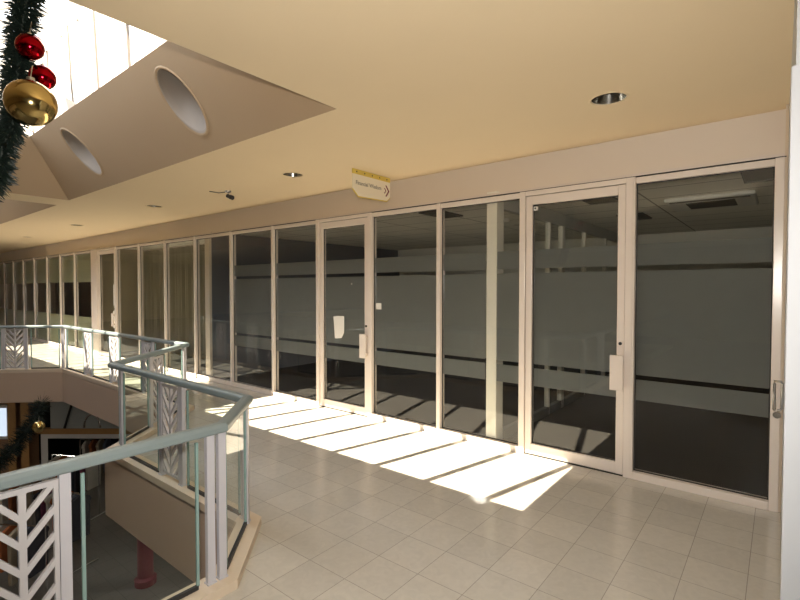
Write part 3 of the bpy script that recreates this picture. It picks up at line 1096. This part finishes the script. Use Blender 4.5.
def bauble(name, c, r, mat, lab):
    root = empty(name, tuple(c), lab, 'bauble', 'baubles on the garland')
    MB().sphere(c, r, 36, 20).build('ball', mat, root, smooth=True)
    MB().lathe([(r * .16, 0), (r * .16, r * .16), (r * .05, r * .17)], c + Vector((0, 0, r * .97)), 16).build('cap', M['cap'], root)
    MB().tube([c + Vector((0, 0, r * 1.12)), c + Vector((-.01, .01, r * 1.12 + .06))], .002, 6).build('hook', M['cap'], root)
    return root


bauble('bauble', gp(30, 47, 2.18), .056, M['red_ball'], 'shiny red bauble at the top of the garland, the upper of the two')
bauble('bauble', gp(42.5, 77.5, 2.24), .055, M['red_ball'], 'shiny red bauble just above the gold one, the lower of the two')
bauble('bauble', gp(31, 103, 2.10), .098, M['gold_ball'], 'large shiny gold bauble on the garland in the upper left corner')

# ------------------------------------------------------------------ storey below, seen through the void
DEP = 13.0


def lo(px, z, dd=0.0):
    """a point of the lower shopfront, which faces the void diagonally"""
    d = DEP + dd
    p = Vector((0, 0, 0)) + Vector((fw.x, fw.y, 0)).normalized() * d + rt * ((px - 400) / 473 * d)
    return Vector((p.x, p.y, z))


def lo_box(mb, p0, p1, z0, z1, d0, d1):
    vs_ = [lo(p, z, d) for z in (z0, z1) for d in (d0, d1) for p in (p0, p1)]
    return mb.add(vs_, [(0, 2, 3, 1), (4, 5, 7, 6), (0, 1, 5, 4), (2, 6, 7, 3), (0, 4, 6, 2), (1, 3, 7, 5)])


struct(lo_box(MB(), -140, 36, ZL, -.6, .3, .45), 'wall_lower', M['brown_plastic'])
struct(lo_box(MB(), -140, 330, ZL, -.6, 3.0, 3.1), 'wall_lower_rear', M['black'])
m_day, nt_, p_ = nodes_of('daylight_window')
p_.inputs['Base Color'].default_value = (.7, .8, .9, 1)
p_.inputs['Emission Color'].default_value = (.72, .84, 1, 1)
p_.inputs['Emission Strength'].default_value = .9
wl = empty('window_90', tuple(lo(-8, -2.5, .2)), kind='structure')
lo_box(MB(), -22, 4, -2.50, -1.70, .22, .27).build('pane', m_day, wl)
wf = MB()
lo_box(wf, -23, 5, -2.58, -2.50, .18, .29)
lo_box(wf, -23, 5, -1.70, -1.62, .18, .29)
lo_box(wf, 4, 5.5, -2.58, -1.62, .18, .29)
lo_box(wf, -10, -9, -2.50, -1.70, .18, .29)
wf.build('window_frame', M['white_plastic'], wl)
sf = empty('lower_shopfront', tuple(lo(100, ZL)), 'lower level shopfront with orange timber beam and pale frame around a dark opening', 'shopfront')
lo_box(MB(), 34, 240, -2.36, -2.22, -.06, .10).build('timber_beam', M['timber'], sf)
fr = MB()
lo_box(fr, 38, 45, ZL, -2.36, 0, .08)
lo_box(fr, 45, 200, -2.50, -2.36, 0, .08)
lo_box(fr, 132, 137, ZL, -2.50, 0, .08)
lo_box(fr, 196, 201, ZL, -2.50, 0, .08)
fr.build('shop_frame', M['white_plastic'], sf)
aw = MB()
aw.add([lo(48, -2.22, 0), lo(240, -2.22, 0), lo(240, -1.30, .8), lo(48, -1.30, .8)], [(0, 1, 2, 3)])
aw.add([lo(48, -2.22, .03), lo(240, -2.22, .03), lo(240, -1.30, .83), lo(48, -1.30, .83)], [(3, 2, 1, 0)])
aw.build('sloping_panel', M['awning'], sf)
for p in (62, 124, 186):
    MB().tube([lo(p, -2.20, -.03), lo(p + 12, -1.34, .76)], .03, 8).build('strut', M['dark'], sf)
lo_box(MB(), 30, 240, -1.36, -.61, .84, .90).build('upper_panel', M['lower_wall'], sf)
arch = MB()
arch.tube([lo(90 + 8 * math.cos(a), -2.16 + .36 * math.sin(a), -.12) for a in [math.pi * i / 14 for i in range(15)]], .03, 8)
arch.org = tuple(lo(90, -2.2, -.12))
tag(arch.build('arch_ornament', M['chrome'], smooth=True), 'small silvery arched ornament standing on the lower shop beam', 'ornament')
for p, lab in ((9, 'dark timber post on the lower level beside the bright window'), (22, 'brown timber post on the lower level behind the garland')):
    b = lo_box(MB(), p - 4, p + 4, ZL, -.61, .1, .28)
    b.org = tuple(lo(p, ZL, .2))
    tag(b.build('timber_post', M['timber']), lab, 'post', 'timber posts on the lower level')
# garland of the lower storey
g2 = [gp(42, 402, 7.4), gp(34, 420, 7.3), gp(22, 438, 7.2), gp(8, 455, 7.1), gp(-15, 474, 7.0)]
gb = empty('garland', tuple(g2[2]), 'thin dark garland slung diagonally across the void below the balcony', 'garland')
m, P = garland('garland', g2, .08, 1800, .16, 5)
m.build('tinsel', M['tinsel'], gb, normals=False)
MB().tube(P, .03, 8).build('wire', M['wire'], gb)
bauble('bauble', gp(38.5, 427, 7.1), .085, M['gold_ball'], 'gold bauble hanging on the lower garland under the far balcony')

# unseen ceiling panels added to brighten the lower storey (behind the near slab)
for k, (x, y) in enumerate(((-7.0, 7.2), (-5.0, -3.5), (-16.5, -2.0))):
    root = empty('added_panel_light', (x, y, -.66), 'added unseen panel light brightening the lower level, hidden behind the balcony slab', 'ceiling light', 'added panel lights of the lower level')
    MB().box(x - .62, x + .62, y - .32, y + .32, -.66, -.602).build('housing', M['white_plastic'], root)
    ld = bpy.data.lights.new('added_fill_lamp', 'AREA')
    ld.shape = 'RECTANGLE'
    ld.size, ld.size_y = 1.2, .6
    ld.energy = 70.0
    ld.color = (1.0, .92, .82)
    lo_ = bpy.data.objects.new('added_fill_lamp', ld)
    COL.objects.link(lo_)
    lo_.location = (x, y, -.67)

# maroon column below the near fascia
co = MB()
co.lathe([(.20, 0), (.20, .12), (.145, .16), (.145, 3.40), (.18, 3.45), (.18, 3.599)], (-9.75, 4.05, ZL), 24)
co.org = (-9.75, 4.05, ZL)
tag(co.build('column', M['maroon_col'], smooth=False), 'round maroon column on the lower level under the near balcony edge', 'column')


# clothes racks and boxes on the lower floor
def rack(x, y, ang, lab, seed):
    r = random.Random(seed)
    root = empty('clothes_rack', (x, y, ZL), lab, 'rack', 'clothes racks on the lower level')
    d = Vector((math.cos(ang), math.sin(ang), 0))
    s = Vector((-d.y, d.x, 0))
    o = Vector((x, y, ZL))
    MB().tube([o - d * .7 + Vector((0, 0, 1.5)), o + d * .7 + Vector((0, 0, 1.5))], .016, 8).build('hanging_rail', M['chrome'], root)
    for e in (-.7, .7):
        MB().tube([o + d * e, o + d * e + Vector((0, 0, 1.5))], .016, 8).build('upright', M['chrome'], root)
        MB().tube([o + d * e - s * .28 + Vector((0, 0, .02)), o + d * e + s * .28 + Vector((0, 0, .02))], .018, 8).build('foot', M['chrome'], root)
    return o, d, s


COLN = ['charcoal', 'slate', 'beige', 'rust', 'cream', 'plum']
racks = [(-12.0, 3.3, .3, 'chrome clothes rack on the lower floor nearest the maroon column'),
         (-13.6, 2.5, .9, 'chrome clothes rack on the lower floor seen through the near chevron insert'),
         (-14.2, 4.2, .5, 'chrome clothes rack on the lower floor against the dark shop opening'),
         (-11.0, 2.2, .6, 'chrome clothes rack on the lower floor under the near handrail'),
         (-12.2, 5.5, .4, 'chrome clothes rack on the lower floor behind the near glass panel'),
         (-15.2, 5.3, .9, 'chrome clothes rack on the lower floor farthest back by the pale shop frame')]
places = ['nearest the maroon column', 'seen through the near chevron insert', 'against the dark shop opening', 'under the near handrail', 'behind the near glass panel', 'farthest back by the pale shop frame']
for k, (x, y, a, lab) in enumerate(racks):
    o, d, s = rack(x, y, a, lab, k)
    for j in range(7):
        ci = (j * 5 + k * 2) % 6
        c = o + d * (-.54 + j * .18)
        L = .75 + .08 * ((j * 7 + k) % 4)
        g = MB()
        prof_ = [(.02, 1.475), (.22, 1.40), (.25, 1.33), (.21, 1.28), (.20, 1.475 - L), (-.20, 1.475 - L), (-.21, 1.28), (-.25, 1.33), (-.22, 1.40), (-.02, 1.475)]
        g.prism(prof_, lambda u, v, t: c + s * u + d * t + Vector((0, 0, v)), -.035, .035)
        g.org = tuple(c + Vector((0, 0, 1.475)))
        gob = g.build('garment', CLOTH[ci], bevel=.012)
        tag(gob, '%s garment hanging on the lower rack %s, number %d from its left end' % (COLN[ci], places[k], j + 1) if False else
            '%s garment on the lower level rack %s' % (COLN[ci], places[k]), 'garment', 'garments on the rack ' + places[k])

for i, o in enumerate(list(COL.objects)):
    if '_org' in o:
        del o['_org']
